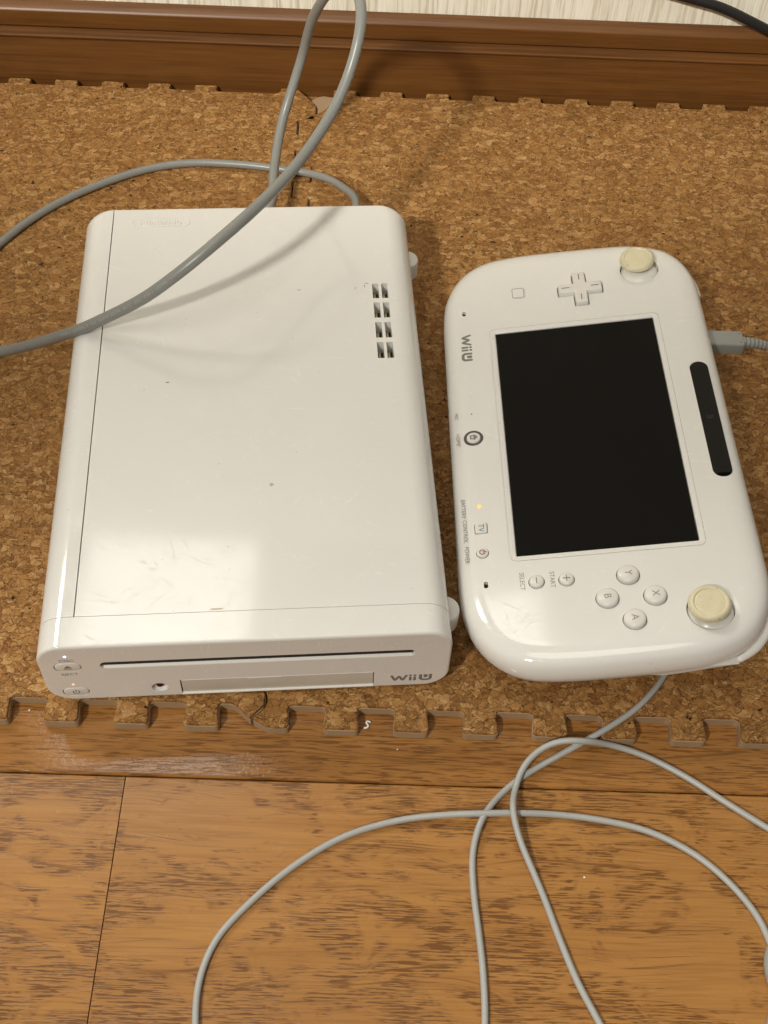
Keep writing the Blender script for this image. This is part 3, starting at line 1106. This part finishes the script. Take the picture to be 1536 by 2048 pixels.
# lettering helper on the controller: reads towards -y, letter tops towards +x
def ptext(body, x, y, size, z, mat, parent, name, bold=0):
    mesh_obj(name, *text_geo(body, size, lambda a, b, c: (x + b, y - a * (1 + bold), z)), mat, parent, False)
for nme, (x, y) in fpos.items():
    b = mesh_obj('face_button', *lathe([(4.75, -2.9), (4.75, 1.6), (4.6, 2.2), (4.2, 2.6), (3.4, 2.9), (1.6, 3.1), (.02, 3.15)], 40, x, y), M_BUTTON, pad, True, 50)
    ptext(nme, x, y, 4.4, 3.19, M_INKLL, b, 'button_letter')
for nme, (x, y) in ppos.items():
    b = mesh_obj('small_button', *lathe([(3.25, -2.9), (3.25, 1.3), (3.1, 1.8), (2.7, 2.1), (1.5, 2.3), (.02, 2.35)], 36, x, y), M_BUTTON, pad, True, 50)
    geos = [tube([Vector((x, y - 1.35, 2.36)), Vector((x, y + 1.35, 2.36))], .24, 6)]
    if nme == '+': geos.append(tube([Vector((x - 1.35, y, 2.37)), Vector((x + 1.35, y, 2.37))], .24, 6))
    mesh_obj('button_symbol', *merge(*geos), M_INKLL, b)
# home button
hb = mesh_obj('home_button', *lathe([(3.35, -1.9), (3.35, SZ + .25), (3.1, SZ + .5), (2.0, SZ + .62), (.02, SZ + .65)], 40, hx, hy), M_BUTTON, pad, True, 50)
mesh_obj('home_ring', *lathe([(4.7, -1.9), (4.7, SZ + .05), (4.55, SZ + .22), (3.65, SZ + .22), (3.5, SZ + .05), (3.45, -1.9)], 44, hx, hy), M_RING, hb, True, 40)
hz = SZ + .72
def hpt(a, b): return (hx + b * 1.12, hy - a * 1.12, hz)      # a along reading direction, b up
mesh_obj('home_symbol', [hpt(-1.75, .2), hpt(0, 1.9), hpt(1.75, .2), hpt(1.15, .2), hpt(1.15, -1.5), hpt(-1.15, -1.5), hpt(-1.15, .2), hpt(-.55, -.0), hpt(.55, -.0), hpt(.55, -.9), hpt(-.55, -.9)],
         [(0, 6, 7, 1), (1, 7, 8), (1, 8, 3, 2), (3, 8, 9, 4), (4, 9, 10, 5), (5, 10, 7, 6)], M_INKL, hb, False)
tb = mesh_obj('tv_button', *prism(rrect(2.8, 2.8, .8, 4, tvx, tvy), -1.9, SZ + .55, .4), M_BUTTON, pad, True, 40)
ptext('TV', tvx, tvy, 3.7, SZ + .6, M_TEAL, tb, 'tv_lettering')
pb = mesh_obj('power_button', *lathe([(2.65, -1.9), (2.65, SZ + .45), (2.45, SZ + .8), (1.6, SZ + .95), (.02, SZ + 1.0)], 32, pwx, pwy), M_BUTTON, pad, True, 50)
arc = [Vector((pwx + 1.2 * math.cos(a), pwy + 1.2 * math.sin(a), SZ + 1.0)) for a in [math.radians(38 + 284 * k / 20) for k in range(21)]]
mesh_obj('power_symbol', *merge(tube(arc, .22, 6), tube([Vector((pwx + .1, pwy, SZ + 1.02)), Vector((pwx + 1.65, pwy, SZ + 1.02))], .22, 6)), M_RED, pb)
ox, oy = G(958.5, 1013, SZ)
mesh_obj('battery_light', *lathe([(.95, SZ - .2), (.95, SZ + .05), (.02, SZ + .12)], 16, ox, oy), emitter('led_orange', (1.0, .38, .03), 1.3, (.8, .4, .1)), pad)
for x, y in slots:
    mesh_obj('speaker_slot', *prism(rrect(.9, 1.7, .85, 5, x, y), -3.9, -1.2), M_DARK, pad, False)
mesh_obj('microphone_hole', *prism(circle(.4, 12, mx, my), -1.9, .5), M_DARK, pad, False)
TZ = SZ + .04
for body_, u, v, s in (('MIC', 912, 833, 2.5), ('HOME', 915.5, 880, 2.7), ('BATTERY', 926, 1018, 2.7), ('CONTROL', 930, 1063, 2.7), ('POWER', 933.5, 1110, 2.7), ('SELECT', 1044, 1163, 2.9), ('START', 1104.5, 1159, 2.9)):
    x, y = G(u, v, TZ)
    # the print follows the face, which dips towards the rim
    zz = TZ if x > -54.5 else TZ - .0025 * (x + 54.5) ** 2 - .02
    ptext(body_, x, y, s, zz, M_INKL, pad, 'printed_lettering')
x, y = G(933, 696, TZ)
wiiu((x, y, TZ - .03), (0, -1, 0), (1, 0, 0), (0, 0, 1), 5.2, M_INKL, pad, 'logo_lettering')
x, y = G(1037, 586.5, TZ)
def loop_tube(poly, r, z): return tube([Vector((a, b, z)) for a, b in poly] + [Vector((poly[0][0], poly[0][1], z))], r, 6, round_caps=False)
mk = loop_tube(rrect(3.0, 3.45, .7, 4, x - .3, y + .2), .17, TZ - .08)
edge = [Vector((x - 2.2, y - 4.0, TZ - .08)), Vector((x + 2.4, y - 4.0, TZ - .08)), Vector((x + 3.2, y - 3.4, TZ - .08)), Vector((x + 3.4, y + 2.6, TZ - .08))]
mesh_obj('square_mark', *merge(mk, tube(edge, .11, 6)), M_INKL, pad)

# ------------------------------------------------------------------ cables
def cable(name, ctrl, rad, mat, parent=None, step=2.5, n=14):
    p = smooth_path(catmull(ctrl, step), 4)
    return mesh_obj(name, *tube(p, rad, n), mat, parent, world_mm=True), p

def wpt(lst):
    return [at(u, v, z) if len(t) == 3 else Vector(t[1:]) for t in lst for (u, v, z) in [t[:3]]]

# looped cable: plugged into the back, standing up in a loop, lying over the console's edge
a = 0.0843
def cw(x, y, z): return Vector((-39.443 + math.cos(a) * x - math.sin(a) * y, 101.818 + math.sin(a) * x + math.cos(a) * y, z))
pu = at(545, 405, 20)
loopc = [cw(1.5, 268, 19), at(546, 392, 18.5), at(546, 360, 20), at(552, 310, 25), at(565, 240, 35), at(585, 175, 50), at(605, 110, 68), at(621, 50, 92), at(642, 5, 114), at(668, -26, 130), at(698, -30, 138),
         at(718, -8, 140), at(723, 30, 137), at(717, 80, 130), at(700, 142, 118), at(672, 210, 107), at(635, 272, 101), at(580, 345, 98.5), at(510, 417, 98), at(430, 487, 94), at(350, 552, 82), at(285, 598, 69),
         at(215, 634, 56), at(165, 657, 47.5), at(110, 675, 34), at(60, 690, 20), at(0, 704, 8), at(-70, 716, 3.0), at(-190, 735, 2.8), at(-330, 770, 2.8)]
loop_e = thing('av_cable', 'thick grey cable standing up in a loop and draped across the console', 'cable', (-40, 371, 0))
def par(o, e):
    o.parent = e
    o.matrix_parent_inverse = Matrix.Translation(-e.location)
co, lp = cable('cable_sheath', loopc, 2.8, M_CABLE)
par(co, loop_e)
# strain relief at the console
sr = []
for k in range(13):
    t_ = k / 12
    sr.append(lp[0].lerp(lp[8], t_))
ro, _ = None, None
rib = [3.9 - .9 * (k / 12) + (.28 if k % 2 else 0) for k in range(13)]
ro = mesh_obj('strain_relief', *tube([lp[min(k, 12)] + Vector((0, 0, 0)) for k in range(13)], lambda i: rib[i], 14), M_PLUG, None, world_mm=True)
par(ro, loop_e)
# printed text along the cable, facing the viewer's side
acc = [0]
for i in range(1, len(lp)): acc.append(acc[-1] + (lp[i] - lp[i - 1]).length)
def on_cable(s, h, lift=0.05, out=Vector((.05, -.62, .78))):
    i = 0
    while i < len(acc) - 2 and acc[i + 1] < s: i += 1
    t_ = (s - acc[i]) / max(1e-6, acc[i + 1] - acc[i])
    p = lp[i].lerp(lp[i + 1], t_)
    T = (lp[min(i + 2, len(lp) - 1)] - lp[max(i - 1, 0)]).normalized()
    N = (out - T * out.dot(T)).normalized()
    B = T.cross(N)
    ang = h / 2.8
    return p + (N * math.cos(ang) + B * math.sin(ang)) * (2.8 + lift)
tgt = at(190, 650, 50)
s0 = min(range(len(lp)), key=lambda i: (lp[i] - tgt).length)
S0 = acc[s0]
# text runs from the left end towards the right: path direction is right -> left, so flip
vs, fs = text_geo('CABLE  E66085-P  RU  AWM 20276  80°C  30V  VW-1  HDMI', 2.15, lambda x, y, z: tuple(on_cable(S0 - 13 - x * 1.25, y - .35)))
to = mesh_obj('cable_lettering', vs, fs, M_CTEXT, None, False, world_mm=True)
par(to, loop_e)

# power cord lying on the mat, plugged into the back right of the console
pc = [cw(54, 267, 16), at(712, 402, 14), at(690, 378, 9), at(655, 357, 5), at(615, 346, 3.2), at(560, 338, 2.6), at(480, 329, 2.4), at(380, 326, 2.4), at(300, 337, 2.4), at(215, 363, 2.4), at(130, 399, 2.4), at(60, 440, 2.4), at(0, 487, 2.4), at(-60, 545, 2.4), at(-150, 660, 2.4), at(-260, 800, 2.4)]
pe = thing('supply_cable', 'grey cable curving flat over the cork mat to the back of the console', 'cable', (10, 371, 0))
o1, pp = cable('cord_sheath', pc, 2.35, M_CABLE)
par(o1, pe)
o2 = mesh_obj('strain_relief', *tube(pp[:7], lambda i: 3.3 - .12 * i + (.22 if i % 2 else 0), 14), M_PLUG, None, world_mm=True)
par(o2, pe)

# black cable against the wall
bc = [Vector((20, YB + 4.5, 150)), aty(1290, -32, YB + 4.0), aty(1370, -6, YB + 3.2), aty(1440, 14, YB + 2), aty(1500, 42, YB + 0), aty(1545, 66, YB - 1.5), aty(1600, 105, YB - 3.5), aty(1660, 150, YB - 5), aty(1720, 205, YB - 8)]
tag(cable('black_cable', bc, 3.0, M_BLACK)[0], 'black cable hanging over the wooden baseboard', 'cable')

# charging cord of the controller: plug at its edge, loops under it and out over the floor
RC = 1.38
FZC = FZ + RC
ce = thing('charging_cord', 'thin light grey charging cord plugged into the controller and snaking over the wooden floor', 'cord', (196, 300, 0))
plug_c = at(1458, 684, 27)
px_ = Vector((math.cos(.034), math.sin(.034), -.03)).normalized()
py_ = Vector((-px_.y, px_.x, 0))
def plugp(x, y, z): return tuple(plug_c + px_ * x + py_ * y + Vector((0, 0, z)))
vs, fs = prism(rrect(10.5, 5.3, 1.2, 4, -3.4, 0), -3.2, 3.2, .9)
po = mesh_obj('plug', [plugp(*v) for v in vs], fs, M_PLUG, None, True, 40, world_mm=True)
par(po, ce)
for y in (-3, 3):
    q = mesh_obj('plug_dimple', [plugp(*v) for v in prism(circle(.45, 12, 5.2, y), 3.1, 3.24)[0]], prism(circle(.45, 12, 5.2, y), 3.1, 3.24)[1], M_RUBBER, po, False, world_mm=True)
e0 = plug_c + px_ * 6.5
relief = [e0 + px_ * (t_ * 1.1) + Vector((0, 0, -.012 * t_ * t_)) for t_ in range(0, 17)]
so = mesh_obj('strain_relief', *tube(relief, lambda i: (2.9 - .06 * i) + (.32 if i % 2 else -.1), 14), M_PLUG, None, world_mm=True)
par(so, ce)
e1 = relief[-1]
cord = [e0, e1, e1 + Vector((22, -4, -6)), Vector((252, 270, 6)), Vector((264, 235, 2)), Vector((255, 190, 2)), Vector((225, 160, 2)), Vector((190, 140, 2)), at(1345, 1330, 2),
        at(1318, 1368, 2), at(1275, 1415, 2.0), at(1225, 1450, 1.9), at(1170, 1482, .4), at(1110, 1515, -3.4), at(1050, 1550, -5.6), at(1000, 1590, -5.6), at(963, 1640, -2.0), at(946, 1700, -5.6), at(947, 1780, -5.6), at(957, 1860, -5.6), at(966, 1940, -5.6),
        at(970, 2048, -5.6), at(962, 2140, -5.6), at(900, 2260, -5.6), at(740, 2350, -5.6), at(560, 2330, -5.6), at(440, 2230, -5.6), at(398, 2120, -5.6),
        at(391, 2030, -5.6), at(400, 1955, -5.6), at(432, 1880, -5.6), at(500, 1805, -5.6), at(590, 1730, -5.6), at(690, 1672, -5.6), at(800, 1640, -5.0), at(900, 1629, -3.0), at(960, 1627, -1.8), at(1030, 1626, -3.0), at(1110, 1629, -5.6), at(1200, 1640, -5.6),
        at(1300, 1664, -5.6), at(1400, 1716, -5.6), at(1480, 1788, -5.6), at(1525, 1850, -5.6), at(1552, 1915, -5.6), at(1600, 1990, -5.6), at(1690, 1990, -5.6), at(1740, 1880, -5.6), at(1700, 1770, -5.6), at(1620, 1706, -5.6), at(1536, 1657, -5.6),
        at(1450, 1604, -5.6), at(1370, 1553, -5.6), at(1290, 1512, -5.6), at(1225, 1491, -3.8), at(1165, 1482, 4.2), at(1120, 1482, 3.2), at(1080, 1499, .0), at(1046, 1535, -1.2), at(1030, 1580, -2.6), at(1026, 1622, 1.6), at(1040, 1680, -2.2), at(1065, 1740, -4.6), at(1090, 1800, -5.6), at(1120, 1880, -5.6),
        at(1158, 1970, -5.6), at(1200, 2048, -5.6), at(1250, 2150, -5.6), at(1300, 2260, -5.6)]
cc, _ = cable('cord_sheath', cord, RC, M_CORD, None, 2.0, 12)
par(cc, ce)
# short thick grey lead peeping in from the side of the floor
gl = [at(1640, 1880, -1), at(1590, 1868, -1.2), at(1546, 1890, -1.2), at(1534, 1925, -1.2), at(1548, 1975, -1.2), at(1580, 2010, -1.2), at(1572, 2050, -1.2), at(1556, 2090, -1.2), at(1600, 2130, -1.2)]
gl = [at(1660, 1858, -3.6), at(1600, 1862, -3.6), at(1552, 1888, -3.6), at(1541, 1930, -3.6), at(1556, 1978, -3.6), at(1566, 2005, -3.6), at(1552, 2035, -3.6), at(1545, 2075, -3.6), at(1570, 2130, -3.6)]
tag(cable('power_lead', gl, 3.3, M_PLUG)[0], 'dark grey lead bending at the edge of the floor boards', 'lead')

# ------------------------------------------------------------------ crumbs on the floor
pts = [at(740, 1444, FZ + .6), at(735, 1441, FZ + .8), at(731, 1446, FZ + .9), at(738, 1450, FZ + .9), at(734, 1456, FZ + .7), at(729, 1456, FZ + .5)]
tag(cable('thread_bit', pts, .42, M_LINT, None, .5, 8)[0], 'tiny curled white thread on the floor beside the mat tabs', 'thread')
def crumb(u, v, r, mat, label, zz=FZ):
    rnd = random.Random(int(u * 7 + v))
    p = at(u, v, zz)
    vs, fs = lathe([(r * .6, 0), (r, r * .5), (r * .7, r), (.01, r * 1.15)], 7)
    vs = [(p.x + x * rnd.uniform(.7, 1.3), p.y + y * rnd.uniform(.7, 1.3), zz - .05 + z_) for x, y, z_ in vs]
    tag(mesh_obj('crumb', vs, fs, mat, None, True, 60, world_mm=True), label, 'crumb')
crumb(1169, 1755, .45, M_LINT, 'white crumb between the two cord strands on the floor')
crumb(59, 1421, .55, M_LINT, 'pale crumb on the floor by the console power button')
crumb(30, 1433, .5, M_STAIN, 'brownish crumb on the floor in a mat notch')
crumb(795, 1499, .35, M_LINT, 'minute pale crumb on the floor board below the mat')
